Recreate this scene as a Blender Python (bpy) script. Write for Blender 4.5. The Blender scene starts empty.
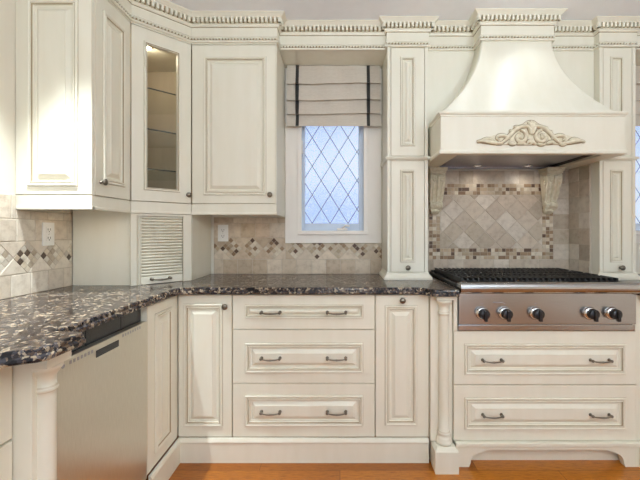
import bpy, bmesh, math, random
from mathutils import Vector, Matrix
random.seed(7)
PI = math.pi
scene = bpy.context.scene
COL = scene.collection

# ------------------------------------------------------------------ materials
def srgb(r, g, b):
    f = lambda c: (c/255)/12.92 if c/255 <= .04045 else ((c/255+.055)/1.055)**2.4
    return (f(r), f(g), f(b), 1)

def new_mat(name):
    m = bpy.data.materials.new(name); m.use_nodes = True
    nt = m.node_tree
    return m, nt, nt.nodes['Principled BSDF']

def N(nt, t, **kw):
    n = nt.nodes.new(t)
    for k, v in kw.items():
        if k in n.inputs: n.inputs[k].default_value = v
        else: setattr(n, k, v)
    return n

def ramp(nt, stops, interp='LINEAR'):
    r = nt.nodes.new('ShaderNodeValToRGB'); cr = r.color_ramp; cr.interpolation = interp
    while len(cr.elements) < len(stops): cr.elements.new(.5)
    for e, (p, c) in zip(cr.elements, stops): e.position = p; e.color = c
    return r

def coords(nt, scale=(1, 1, 1)):
    tc = nt.nodes.new('ShaderNodeTexCoord'); mp = nt.nodes.new('ShaderNodeMapping')
    mp.inputs['Scale'].default_value = scale
    nt.links.new(tc.outputs['Object'], mp.inputs['Vector'])
    return mp.outputs['Vector']

def paint(name, c1, c2, rough, scale=(6, 6, 1.2), nscale=3.0):
    m, nt, b = new_mat(name)
    no = N(nt, 'ShaderNodeTexNoise', Scale=nscale, Detail=4.0)
    nt.links.new(coords(nt, scale), no.inputs['Vector'])
    r = ramp(nt, [(.35, c1), (.65, c2)])
    nt.links.new(no.outputs['Fac'], r.inputs['Fac']); nt.links.new(r.outputs['Color'], b.inputs['Base Color'])
    b.inputs['Roughness'].default_value = rough
    return m

CREAM = paint('cream_paint', (.785, .757, .637, 1), (.81, .784, .672, 1), .34)
GLAZE = paint('brown_glaze', (.33, .26, .16, 1), (.42, .34, .22, 1), .5)
DEEP = paint('deep_glaze', (.27, .205, .115, 1), (.34, .265, .16, 1), .55)
GLAZE_SOFT = paint('soft_glaze', (.64, .585, .45, 1), (.70, .645, .51, 1), .45)
CARVED = paint('carved_cream', (.66, .60, .44, 1), (.78, .73, .58, 1), .4, (30, 30, 30), 1.5)
WALLP = paint('wall_paint', (.80, .76, .66, 1), (.82, .78, .68, 1), .6)
CEILP = paint('ceiling_paint', (.86, .88, .93, 1), (.88, .90, .95, 1), .7)
WHITE = paint('white_trim', (.83, .79, .73, 1), (.86, .82, .76, 1), .35)
TAN = paint('cabinet_interior', (.52, .43, .31, 1), (.57, .48, .35, 1), .5)
SASH = paint('sky_tinted_sash', (.58, .68, .84, 1), (.61, .71, .86, 1), .3)  # white frame; the sky's blue tint is put into its colour
PLASTIC = paint('white_plastic', (.82, .81, .78, 1), (.85, .84, .81, 1), .3)
LEAD = paint('lead_came', (.16, .17, .19, 1), (.2, .21, .23, 1), .5)
DARKSLOT = paint('dark_slot', (.012, .012, .012, 1), (.02, .02, .02, 1), .6)
RIBBON = paint('charcoal_ribbon', (.03, .03, .03, 1), (.045, .043, .04, 1), .8)

def metal(name, c1, c2, rough, stretch, metallic=1.0, bump=.02):
    m, nt, b = new_mat(name)
    no = N(nt, 'ShaderNodeTexNoise', Scale=8.0, Detail=5.0)
    nt.links.new(coords(nt, stretch), no.inputs['Vector'])
    r = ramp(nt, [(.3, c1), (.7, c2)])
    nt.links.new(no.outputs['Fac'], r.inputs['Fac']); nt.links.new(r.outputs['Color'], b.inputs['Base Color'])
    b.inputs['Metallic'].default_value = metallic; b.inputs['Roughness'].default_value = rough
    bp = N(nt, 'ShaderNodeBump', Strength=bump, Distance=.002)
    nt.links.new(no.outputs['Fac'], bp.inputs['Height']); nt.links.new(bp.outputs['Normal'], b.inputs['Normal'])
    return m

STEEL = metal('brushed_steel', (.46, .455, .45, 1), (.52, .515, .51, 1), .22, (1, 40, 60))
STEEL_V = metal('brushed_steel_door', (.58, .545, .46, 1), (.66, .625, .54, 1), .28, (60, 3, 3), .85)
STEEL_D = metal('dark_steel', (.36, .35, .38, 1), (.44, .43, .46, 1), .38, (30, 2, 30))
CHROME = metal('chrome', (.78, .78, .78, 1), (.82, .82, .82, 1), .12, (5, 5, 5), 1, 0)
IRON = metal('cast_iron', (.007, .007, .0075, 1), (.014, .014, .015, 1), .42, (60, 60, 60), .1, .1)
BRONZE = metal('dark_bronze', (.17, .15, .12, 1), (.25, .22, .175, 1), .36, (60, 60, 60), .9, .05)
BLACK = metal('black_plastic', (.012, .012, .014, 1), (.02, .02, .022, 1), .25, (20, 20, 20), 0, 0)

def granite():
    m, nt, b = new_mat('granite')
    v = coords(nt)
    n0 = N(nt, 'ShaderNodeTexNoise', Scale=60.0, Detail=2.0)
    nt.links.new(v, n0.inputs['Vector'])
    mixv = N(nt, 'ShaderNodeMix', data_type='VECTOR'); mixv.inputs[0].default_value = .007
    st = nt.nodes.new('ShaderNodeMapping'); st.inputs['Scale'].default_value = (1, .75, 1); nt.links.new(v, st.inputs['Vector']); nt.links.new(st.outputs[0], mixv.inputs[4]); nt.links.new(n0.outputs['Color'], mixv.inputs[5])
    vo = N(nt, 'ShaderNodeTexVoronoi', Scale=98.0)
    nt.links.new(mixv.outputs[1], vo.inputs['Vector'])
    sep = nt.nodes.new('ShaderNodeSeparateColor'); nt.links.new(vo.outputs['Color'], sep.inputs[0])
    no = N(nt, 'ShaderNodeTexNoise', Scale=17.0, Detail=6.0, Roughness=.65)
    nt.links.new(v, no.inputs['Vector'])
    add = N(nt, 'ShaderNodeMath', operation='MULTIPLY_ADD'); add.inputs[1].default_value = .55; 
    sub = N(nt, 'ShaderNodeMath', operation='MULTIPLY_ADD'); sub.inputs[1].default_value = .8; sub.inputs[2].default_value = -.16
    nt.links.new(no.outputs['Fac'], sub.inputs[0])
    nt.links.new(sep.outputs[0], add.inputs[0]); nt.links.new(sub.outputs[0], add.inputs[2])
    r = ramp(nt, [(.0, (.010, .009, .010, 1)), (.30, (.022, .018, .019, 1)), (.40, (.09, .058, .038, 1)), (.48, (.03, .028, .033, 1)),
                  (.56, (.155, .11, .078, 1)), (.62, (.045, .043, .050, 1)), (.69, (.34, .27, .19, 1)), (.77, (.11, .10, .105, 1)), (.83, (.50, .41, .30, 1))], 'CONSTANT')
    nt.links.new(add.outputs[0], r.inputs['Fac']); nt.links.new(r.outputs['Color'], b.inputs['Base Color'])
    b.inputs['Roughness'].default_value = .16
    b.inputs['Specular IOR Level'].default_value = .22
    return m
GRANITE = granite()

def tile_mat():
    m, nt, b = new_mat('travertine_tile')
    at = N(nt, 'ShaderNodeAttribute', attribute_name='tilecol')
    v = coords(nt)
    no = N(nt, 'ShaderNodeTexNoise', Scale=26.0, Detail=7.0, Roughness=.7)
    nt.links.new(v, no.inputs['Vector'])
    r = ramp(nt, [(.28, (.74, .69, .63, 1)), (.5, (.98, .97, .95, 1)), (.7, (1.1, 1.09, 1.06, 1))])
    nt.links.new(no.outputs['Fac'], r.inputs['Fac'])
    mx = N(nt, 'ShaderNodeMix', data_type='RGBA', blend_type='MULTIPLY'); mx.inputs[0].default_value = 1
    nt.links.new(at.outputs['Color'], mx.inputs[6]); nt.links.new(r.outputs['Color'], mx.inputs[7])
    nt.links.new(mx.outputs[2], b.inputs['Base Color'])
    bp = N(nt, 'ShaderNodeBump', Strength=.35, Distance=.004)
    nt.links.new(no.outputs['Fac'], bp.inputs['Height']); nt.links.new(bp.outputs['Normal'], b.inputs['Normal'])
    b.inputs['Roughness'].default_value = .5
    return m
TILE = tile_mat()
GROUT = paint('grout', (.52, .45, .36, 1), (.57, .50, .41, 1), .9, (20, 20, 20), 6)

def floor_mat():
    m, nt, b = new_mat('oak_floor')
    v = coords(nt)
    br = N(nt, 'ShaderNodeTexBrick', Scale=1.0)
    br.offset = .37; br.inputs['Color1'].default_value = (.33, .10, .010, 1); br.inputs['Color2'].default_value = (.54, .195, .022, 1)
    br.inputs['Mortar'].default_value = (.12, .04, .012, 1)
    for k, x in (('Mortar Size', .0012), ('Brick Width', 1.1), ('Row Height', .083), ('Bias', 0.0)): br.inputs[k].default_value = x
    nt.links.new(v, br.inputs['Vector'])
    no = N(nt, 'ShaderNodeTexNoise', Scale=14.0, Detail=8.0, Roughness=.75)
    nt.links.new(coords(nt, (1.2, 14, 1)), no.inputs['Vector'])
    r = ramp(nt, [(.33, (.45, .36, .28, 1)), (.52, (1, 1, 1, 1)), (.75, (1.18, 1.2, 1.25, 1))])
    nt.links.new(no.outputs['Fac'], r.inputs['Fac'])
    mx = N(nt, 'ShaderNodeMix', data_type='RGBA', blend_type='MULTIPLY'); mx.inputs[0].default_value = 1
    nt.links.new(br.outputs['Color'], mx.inputs[6]); nt.links.new(r.outputs['Color'], mx.inputs[7])
    nt.links.new(mx.outputs[2], b.inputs['Base Color'])
    b.inputs['Roughness'].default_value = .28
    return m
FLOORM = floor_mat()

def fabric():
    m, nt, b = new_mat('linen')
    no = N(nt, 'ShaderNodeTexNoise', Scale=40.0, Detail=3.0)
    nt.links.new(coords(nt, (1, 1, 6)), no.inputs['Vector'])
    r = ramp(nt, [(.3, (.58, .525, .45, 1)), (.7, (.64, .585, .51, 1))])
    nt.links.new(no.outputs['Fac'], r.inputs['Fac']); nt.links.new(r.outputs['Color'], b.inputs['Base Color'])
    b.inputs['Roughness'].default_value = .9
    return m
LINEN = fabric()

def clear_glass(name, tint, refl=1.0):
    m = bpy.data.materials.new(name); m.use_nodes = True; nt = m.node_tree; nt.nodes.clear()
    out = nt.nodes.new('ShaderNodeOutputMaterial'); tr = N(nt, 'ShaderNodeBsdfTransparent', Color=tint)
    gl = N(nt, 'ShaderNodeBsdfGlossy', Roughness=.03); fr = N(nt, 'ShaderNodeFresnel', IOR=1.45); mx = nt.nodes.new('ShaderNodeMixShader')
    ge = nt.nodes.new('ShaderNodeNewGeometry'); iv = N(nt, 'ShaderNodeMath', operation='SUBTRACT'); iv.inputs[0].default_value = 1; mu = N(nt, 'ShaderNodeMath', operation='MULTIPLY')
    nt.links.new(ge.outputs['Backfacing'], iv.inputs[1]); nt.links.new(iv.outputs[0], mu.inputs[0]); nt.links.new(fr.outputs[0], mu.inputs[1]); m2 = N(nt, 'ShaderNodeMath', operation='MULTIPLY'); m2.inputs[1].default_value = refl; nt.links.new(mu.outputs[0], m2.inputs[0]); nt.links.new(m2.outputs[0], mx.inputs[0]); nt.links.new(tr.outputs[0], mx.inputs[1]); nt.links.new(gl.outputs[0], mx.inputs[2])
    nt.links.new(mx.outputs[0], out.inputs[0])
    return m
GLASS = clear_glass('clear_glass', (.96, .97, .95, 1))
SHELFG = clear_glass('shelf_glass', (.97, .975, .96, 1), .35)
SHELFE = paint('glass_edge', (.05, .055, .045, 1), (.07, .075, .06, 1), .2)

def seeded_glass():
    m, nt, b = new_mat('seeded_glass')
    b.inputs['Base Color'].default_value = (.97, .98, 1, 1)
    b.inputs['Transmission Weight'].default_value = 1; b.inputs['Roughness'].default_value = .16; b.inputs['IOR'].default_value = 1.35
    no = N(nt, 'ShaderNodeTexNoise', Scale=150.0, Detail=2.0)
    nt.links.new(coords(nt), no.inputs['Vector'])
    bp = N(nt, 'ShaderNodeBump', Strength=.6, Distance=.004)
    nt.links.new(no.outputs['Fac'], bp.inputs['Height']); nt.links.new(bp.outputs['Normal'], b.inputs['Normal'])
    return m
WGLASS = seeded_glass()

def lamp_mat(name, c, s):
    m, nt, b = new_mat(name)
    b.inputs['Emission Color'].default_value = c; b.inputs['Emission Strength'].default_value = s
    b.inputs['Base Color'].default_value = (.8, .8, .8, 1)
    return m
PUCK = lamp_mat('lit_puck', (1, .86, .62, 1), 9)
HOODLAMP = lamp_mat('hood_lamp_glass', (1, .95, .88, 1), .6)

# ------------------------------------------------------------------ mesh builder
class MB:
    def __init__(self, *mats):
        self.bm = bmesh.new(); self.mats = list(mats)
        self.cl = None
    def vs(self, pts): return [self.bm.verts.new(p) for p in pts]
    def face(self, v, mi=0, smooth=False):
        try: f = self.bm.faces.new(v)
        except ValueError: return None
        f.material_index = mi; f.smooth = smooth
        return f
    def join(self, other_bm, mi=0, smooth=False):
        mp = {v: self.bm.verts.new(v.co) for v in other_bm.verts}
        for f in other_bm.faces:
            self.face([mp[v] for v in f.verts], mi, smooth)
        other_bm.free()
    def box(self, x0, x1, y0, y1, z0, z1, bev=0, mi=0, rot=0, ctr=None):
        b = bmesh.new(); bmesh.ops.create_cube(b, size=1)
        for v in b.verts:
            v.co = Vector(((x0+x1)/2+v.co.x*(x1-x0), (y0+y1)/2+v.co.y*(y1-y0), (z0+z1)/2+v.co.z*(z1-z0)))
        if bev: bmesh.ops.bevel(b, geom=list(b.edges), offset=bev, segments=2, profile=.7, affect='EDGES')
        if rot:
            c = Vector(ctr); R = Matrix.Rotation(rot, 3, 'Z')
            for v in b.verts: v.co = R @ (v.co-c)+c
        self.join(b, mi)
    def rings(self, rings, mis=None, cap0=True, cap1=True, smooth=False, closed=True):
        """rings: list of equal-length point lists, joined in order"""
        V = [self.vs(r) for r in rings]; n = len(V[0])
        for i in range(len(V)-1):
            mi = mis[i] if mis else 0
            for k in range(n if closed else n-1):
                self.face([V[i][k], V[i][(k+1) % n], V[i+1][(k+1) % n], V[i+1][k]], mi, smooth)
        if cap0: self.face(V[0][::-1], mis[0] if mis else 0)
        if cap1: self.face(V[-1], mis[-1] if mis else 0)
    def lathe(self, prof, c, axis='z', n=20, mi=0, mis=None, smooth=True):
        """prof: (radius, height) along the axis from c"""
        R = []
        for r, h in prof:
            ring = []
            for k in range(n):
                a = 2*PI*k/n; p, q = max(r, 1e-5)*math.cos(a), max(r, 1e-5)*math.sin(a)
                if axis == 'z': ring.append((c[0]+p, c[1]+q, c[2]+h))
                elif axis == '-y': ring.append((c[0]+p, c[1]-h, c[2]+q))
                elif axis == 'x': ring.append((c[0]+h, c[1]+p, c[2]+q))
            R.append(ring)
        self.rings(R, mis or [mi]*(len(R)), smooth=smooth)
    def tube(self, pts, rad, n=8, mi=0, flat=1.0, up=None, smooth=True):
        pts = [Vector(p) for p in pts]; R = []
        rr = rad if isinstance(rad, (list, tuple)) else [rad]*len(pts)
        ref = Vector(up) if up else None
        for i, p in enumerate(pts):
            t = (pts[min(i+1, len(pts)-1)]-pts[max(i-1, 0)]).normalized()
            if ref is None:
                ref = Vector((0, 0, 1)) if abs(t.z) < .9 else Vector((1, 0, 0))
            s = t.cross(ref)
            if s.length < 1e-4: s = t.orthogonal()
            s.normalize(); u = s.cross(t).normalized()
            R.append([p+s*rr[i]*math.cos(2*PI*k/n)+u*rr[i]*flat*math.sin(2*PI*k/n) for k in range(n)])
        self.rings(R, [mi]*len(R), smooth=smooth)
    def prism(self, poly, a0, a1, axis='y', mi=0, bev=0):
        """poly: list of 2-D points in the plane across axis"""
        def P(p, a):
            if axis == 'y': return (p[0], a, p[1])
            if axis == 'x': return (a, p[0], p[1])
            return (p[0], p[1], a)
        b = bmesh.new()
        A = [b.verts.new(P(p, a0)) for p in poly]; B = [b.verts.new(P(p, a1)) for p in poly]
        n = len(poly)
        for k in range(n): b.faces.new([A[k], A[(k+1) % n], B[(k+1) % n], B[k]])
        b.faces.new(A[::-1]); b.faces.new(B)
        if bev: bmesh.ops.bevel(b, geom=list(b.edges), offset=bev, segments=2, profile=.7, affect='EDGES', clamp_overlap=True)
        self.join(b, mi)
    def blob(self, c, r, n=10, mi=0):
        prof = [(math.sin(PI*k/6), -math.cos(PI*k/6)) for k in range(7)]
        self.rings([[(c[0]+r[0]*p*math.cos(2*PI*k/n), c[1]+r[1]*p*math.sin(2*PI*k/n), c[2]+r[2]*h) for k in range(n)] for p, h in
                    [(max(a, .01), b) for a, b in prof]], [mi]*7, smooth=True)

OFF = {}
def root_of(o):
    while o.parent: o = o.parent
    return o
def obj(name, mb, parent=None, label=None, loc=None, norm=True):
    if norm: bmesh.ops.recalc_face_normals(mb.bm, faces=list(mb.bm.faces))
    me = bpy.data.meshes.new(name)
    off = OFF.get(root_of(parent)) if parent else None
    if off is not None and loc is None:
        bmesh.ops.translate(mb.bm, verts=list(mb.bm.verts), vec=-off)
    mb.bm.to_mesh(me); mb.bm.free()
    for m in mb.mats: me.materials.append(m)
    o = bpy.data.objects.new(name, me); COL.objects.link(o)
    if parent: o.parent = parent
    if loc is not None: o.location = Vector(loc)-(off if off is not None else Vector((0, 0, 0)))
    if label: o['label'] = label
    return o
def inst(name, mesh, parent, loc, label=None):
    o = bpy.data.objects.new(name, mesh); COL.objects.link(o); o.parent = parent
    o.location = Vector(loc)-OFF.get(root_of(parent), Vector((0, 0, 0)))
    if label: o['label'] = label
    return o
def thing(name, label, cat, base, rot=0, group=None):
    """base is given in run coordinates (u along the face, w into the cabinet, v up); rot turns the run about the room origin"""
    o = bpy.data.objects.new(name, None); COL.objects.link(o); o.empty_display_size = .1
    b = Vector(base); o.location = Matrix.Rotation(rot, 3, 'Z') @ b; o.rotation_euler = (0, 0, rot)
    OFF[o] = b; o['label'] = label; o['category'] = cat
    if group: o['group'] = group
    return o
def struct(name, mb, parent=None):
    o = obj(name, mb, parent)
    if parent is None: o['kind'] = 'structure'
    return o

# ------------------------------------------------------------------ joinery
def rect(u0, u1, v0, v1, w, d=0):
    return [(u0+d, w, v0+d), (u1-d, w, v0+d), (u1-d, w, v1-d), (u0+d, w, v1-d)]
MOLD = [(0, 0, 1), (0, .005, 0), (.003, .008, 0), (.008, .0075, 0), (.012, .004, 0), (.014, .0035, 1), (.0155, .0065, 0), (.0185, .0065, 0),
        (.021, .001, 1), (.0235, -.005, 0), (.031, -.005, 0), (.0335, -.0075, 0), (.052, .003, 0), (.0525, .0055, 0)]
def door_mesh(u0, u1, v0, v1, w, f, th=.019, scale=1.0):
    """raised-panel front: slab, applied moulding around rectangle f, bevelled centre; slots: paint, glaze, soft glaze"""
    mb = MB(CREAM, GLAZE, GLAZE_SOFT)
    small = min(f[1]-f[0], f[3]-f[2])
    k = min(scale, small*.44/.0525)
    R = [rect(u0, u1, v0, v1, w+th), rect(u0, u1, v0, v1, w+.002), rect(u0, u1, v0, v1, w, .002)]
    mis = [0, 2]
    R.append(rect(*f, w, -.0015)); mis.append(0)
    for d, h, mi in MOLD:
        R.append(rect(*f, w-h, d*k)); mis.append(mi)
    mb.rings(R, mis+[0])
    return mb
def glass_door_mesh(u0, u1, v0, v1, w, f, th=.02):
    mb = MB(CREAM, GLAZE, GLAZE_SOFT)
    R = [rect(u0, u1, v0, v1, w+th), rect(u0, u1, v0, v1, w+.002), rect(u0, u1, v0, v1, w, .002), rect(*f, w, -.0015)]
    mis = [0, 2, 0]
    for d, h, mi in [(0, 0, 1), (0, .006, 0), (.003, .009, 0), (.008, .008, 0), (.011, .004, 1), (.0125, .006, 0), (.0145, .006, 0), (.015, -.012, 0), (.015, -.02, 0)]:
        R.append(rect(*f, w-h, d)); mis.append(mi)
    R.append(R[0]); mis.append(0)
    mb.rings(R, mis, cap0=False, cap1=False)
    return mb

def knob_data():
    mb = MB(BRONZE)
    mb.lathe([(.008, 0), (.009, .002), (.0055, .005), (.0055, .013), (.012, .017), (.0155, .021), (.0155, .025), (.011, .029), (.0, .031)], (0, 0, 0), '-y', 16)
    bmesh.ops.recalc_face_normals(mb.bm, faces=list(mb.bm.faces))
    me = bpy.data.meshes.new('knob'); mb.bm.to_mesh(me); mb.bm.free(); me.materials.append(BRONZE); return me
def pull_data():
    mb = MB(BRONZE)
    for s in (-1, 1):
        mb.lathe([(.0085, 0), (.0085, .003), (.005, .006), (.005, .016), (.0075, .020), (.0075, .025), (.004, .028), (0, .028)], (s*.048, 0, 0), '-y', 12)
    pts = []; rad = []
    for i in range(17):
        t = -1+2*i/16
        pts.append((t*.048, -.023-.005*(1-t*t), -.0045*(1-abs(t)**2.2))); rad.append(.0030+.0016*(1-abs(t)))
    mb.tube(pts, rad, 8, up=(0, 1, 0))
    mb.blob((0, -.028, -.0045), (.005, .0052, .0052))
    bmesh.ops.recalc_face_normals(mb.bm, faces=list(mb.bm.faces))
    me = bpy.data.meshes.new('pull'); mb.bm.to_mesh(me); mb.bm.free(); me.materials.append(BRONZE); return me
KNOB, PULL = knob_data(), pull_data()

def panel(parent, name, u, v, w, f, knob=None, pulls=(), th=.019):
    d = obj(name, door_mesh(u[0], u[1], v[0], v[1], w, f, th), parent)
    for p in pulls: inst('handle', PULL, d, (p[0], w-.0035, p[1]), 'dark bronze handle')
    if knob: inst('knob', KNOB, d, (knob[0], w-.0003, knob[1]), 'dark bronze knob')
    return d
# sub-part locations are given relative to the thing: every part has its origin at the thing's base

def offset_path(path, d):
    """open polyline moved d to the right of its direction, mitred"""
    P = [Vector(p) for p in path]; out = []
    nr = []
    for i in range(len(P)-1):
        t = (P[i+1]-P[i]).normalized(); nr.append(Vector((t.y, -t.x)))
    for i, p in enumerate(P):
        if i == 0: out.append(p+nr[0]*d)
        elif i == len(P)-1: out.append(p+nr[-1]*d)
        else:
            a, b = nr[i-1], nr[i]; m = (a+b); m = m/m.dot(a) if abs(m.dot(a)) > 1e-6 else a
            out.append(p+m*d)
    return out
def sweep(mb, prof, path, mis=None):
    """prof: (projection, z)"""
    cols = [[(q.x, q.y, z) for q in offset_path(path, p)] for p, z in prof]
    V = [mb.vs(c) for c in cols]; n = len(V[0])
    for i in range(len(V)-1):
        for k in range(n-1):
            mb.face([V[i][k], V[i][k+1], V[i+1][k+1], V[i+1][k]], mis[i] if mis else 0)
    mb.face([V[i][0] for i in range(len(V))]); mb.face([V[i][-1] for i in range(len(V))][::-1])

def offset_poly(pts, dist):
    n = len(pts); P = [Vector(p) for p in pts]; out = []
    for i in range(n):
        a, b, c = P[i-1], P[i], P[(i+1) % n]
        t1, t2 = (b-a).normalized(), (c-b).normalized()
        n1, n2 = Vector((-t1.y, t1.x)), Vector((-t2.y, t2.x))     # inward for a counter-clockwise outline
        d1, d2 = dist[i-1], dist[i]
        den = t1.cross(t2) if False else t1.x*t2.y-t1.y*t2.x
        if abs(den) < 1e-5: out.append(b+n1*d1); continue
        p1, p2 = a+n1*d1, b+n2*d2
        s = ((p2-p1).x*t2.y-(p2-p1).y*t2.x)/den
        out.append(p1+t1*s)
    return [(q.x, q.y) for q in out]

# ------------------------------------------------------------------ room
CEIL, LW, BW, RW, FW = 2.477, -1.45, 2.48, 3.0, -2.6
mb = MB(FLOORM); mb.box(LW-.1, RW+.1, FW-.1, BW+.1, -.1, 0); struct('floor', mb)
mb = MB(CEILP); mb.box(LW-.1, RW+.1, FW-.1, BW+.1, CEIL, CEIL+.1); struct('ceiling', mb)
mb = MB(WALLP); mb.box(LW-.1, LW, FW, BW+.1, 0, CEIL); struct('wall_left', mb)
mb = MB(WALLP); mb.box(RW, RW+.1, FW, BW+.1, 0, CEIL); struct('wall_right', mb)
WINS = [-.0500, 2.118]                 # window centres along the back wall
WHW, WZ0, WZ1 = .222, 1.205, 2.30
mb = MB(WALLP)
xs = [LW, WINS[0]-WHW, WINS[0]+WHW, WINS[1]-WHW, WINS[1]+WHW, RW]
for i in range(0, 6, 2): mb.box(xs[i], xs[i+1], BW, BW+.1, 0, CEIL)
for c in WINS:
    mb.box(c-WHW, c+WHW, BW, BW+.1, 0, WZ0); mb.box(c-WHW, c+WHW, BW, BW+.1, WZ1, CEIL)
struct('wall_back', mb)
mb = MB(WALLP)                          # unseen wall behind the camera; its wide opening is added for the fill light
mb.box(LW, -.9, FW-.1, FW, 0, CEIL); mb.box(2.3, RW, FW-.1, FW, 0, CEIL); mb.box(-.9, 2.3, FW-.1, FW, 2.2, CEIL); mb.box(-.9, 2.3, FW-.1, FW, 0, .35)
struct('wall_front', mb)

def make_window(n, c):
    mb = MB(WHITE)
    o = WHW
    # casing with stepped face, around the opening
    ca_, cb_ = c-.322, c+.327
    for u0, u1, v0, v1 in ((ca_, c-o+.01, 1.125, 2.315), (c+o-.01, cb_, 1.125, 2.315), (c-o+.01, c+o-.01, 1.125, WZ0-.002), (c-o+.01, c+o-.01, WZ1, 2.315)):
        mb.box(u0, u1, BW-.02, BW-.0005, v0, v1)
    mb.box(c-o-.016, c-o+.012, BW-.032, BW-.018, WZ0-.012, 2.315, .003); mb.box(c+o-.012, c+o+.016, BW-.032, BW-.018, WZ0-.012, 2.315, .003)
    mb.box(c-o-.018, c+o+.018, BW-.036, BW-.018, WZ0-.022, WZ0+.004, .004)
    w = struct('window_%d' % n, mb)
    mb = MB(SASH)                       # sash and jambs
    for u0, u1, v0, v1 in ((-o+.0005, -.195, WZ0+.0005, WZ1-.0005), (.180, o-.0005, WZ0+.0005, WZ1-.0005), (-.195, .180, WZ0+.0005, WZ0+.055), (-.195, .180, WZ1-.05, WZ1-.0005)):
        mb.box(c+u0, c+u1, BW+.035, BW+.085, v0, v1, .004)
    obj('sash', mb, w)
    mb = MB(WGLASS); mb.box(c-.198, c+.183, BW+.055, BW+.061, WZ0+.052, WZ1-.045); obj('pane', mb, w)
    mb = MB(LEAD)                       # diamond came
    dx, dz = .0625, .1; x0, z0 = c-.019, 1.66
    U0, U1, V0, V1 = c-.195, c+.180, WZ0+.055, WZ1-.05
    for s in (1, -1):
        for k in range(-14, 15):
            # line z - z0 = s*(dz/dx)*(x-x0) + 2*k*dz
            pts = []
            for x in (U0, U1):
                z = z0+s*dz/dx*(x-x0)+2*k*dz
                if V0 <= z <= V1: pts.append((x, z))
            for z in (V0, V1):
                x = x0+(z-z0-2*k*dz)*dx/dz*s
                if U0 < x < U1: pts.append((x, z))
            if len(pts) >= 2:
                mb.tube([(pts[0][0], BW+.052, pts[0][1]), (pts[1][0], BW+.052, pts[1][1])], .0020, 6, up=(0, 1, 0))
    obj('lead_came', mb, w, 'dark lead lines crossing into diamonds')
    mb = MB(WHITE)
    mb.box(c+.03, c+.10, BW+.005, BW+.036, WZ0+.006, WZ0+.022, .004); mb.tube([(c+.065, BW+.01, WZ0+.02), (c+.09, BW-.005, WZ0+.04), (c+.115, BW-.01, WZ0+.035)], .006)
    obj('crank_handle', mb, w)
    mb = MB(WHITE); mb.box(c-.222, c-.208, BW+.01, BW+.036, 1.74, 1.83, .004); obj('latch', mb, w)
    return w
make_window(1, WINS[0]); make_window(2, WINS[1])

# ------------------------------------------------------------------ tile backsplashes
PAL = [(.60, .50, .385), (.56, .455, .345), (.64, .55, .44), (.52, .42, .31), (.60, .49, .37), (.67, .58, .47)]
PALG = [(.65, .59, .51), (.44, .37, .29), (.55, .475, .385), (.51, .43, .345), (.59, .52, .43), (.48, .41, .32), (.56, .48, .39), (.61, .545, .46)]
MOS = [(.62, .55, .44), (.50, .39, .27), (.34, .23, .14), (.60, .50, .38), (.12, .07, .045), (.45, .36, .25), (.70, .64, .53), (.26, .17, .10), (.54, .45, .33)]
def clip(poly, r):
    def cut(p, f, g):
        out = []
        for i in range(len(p)):
            a, b = p[i-1], p[i]; fa, fb = f(a), f(b)
            if (fa >= 0) != (fb >= 0):
                t = fa/(fa-fb); out.append((a[0]+(b[0]-a[0])*t, a[1]+(b[1]-a[1])*t))
            if fb >= 0: out.append(b)
        return out
    for f in (lambda q: q[0]-r[0], lambda q: r[1]-q[0], lambda q: q[1]-r[2], lambda q: r[3]-q[1]):
        poly = cut(poly, f, None)
        if len(poly) < 3: return []
    return poly
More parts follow.
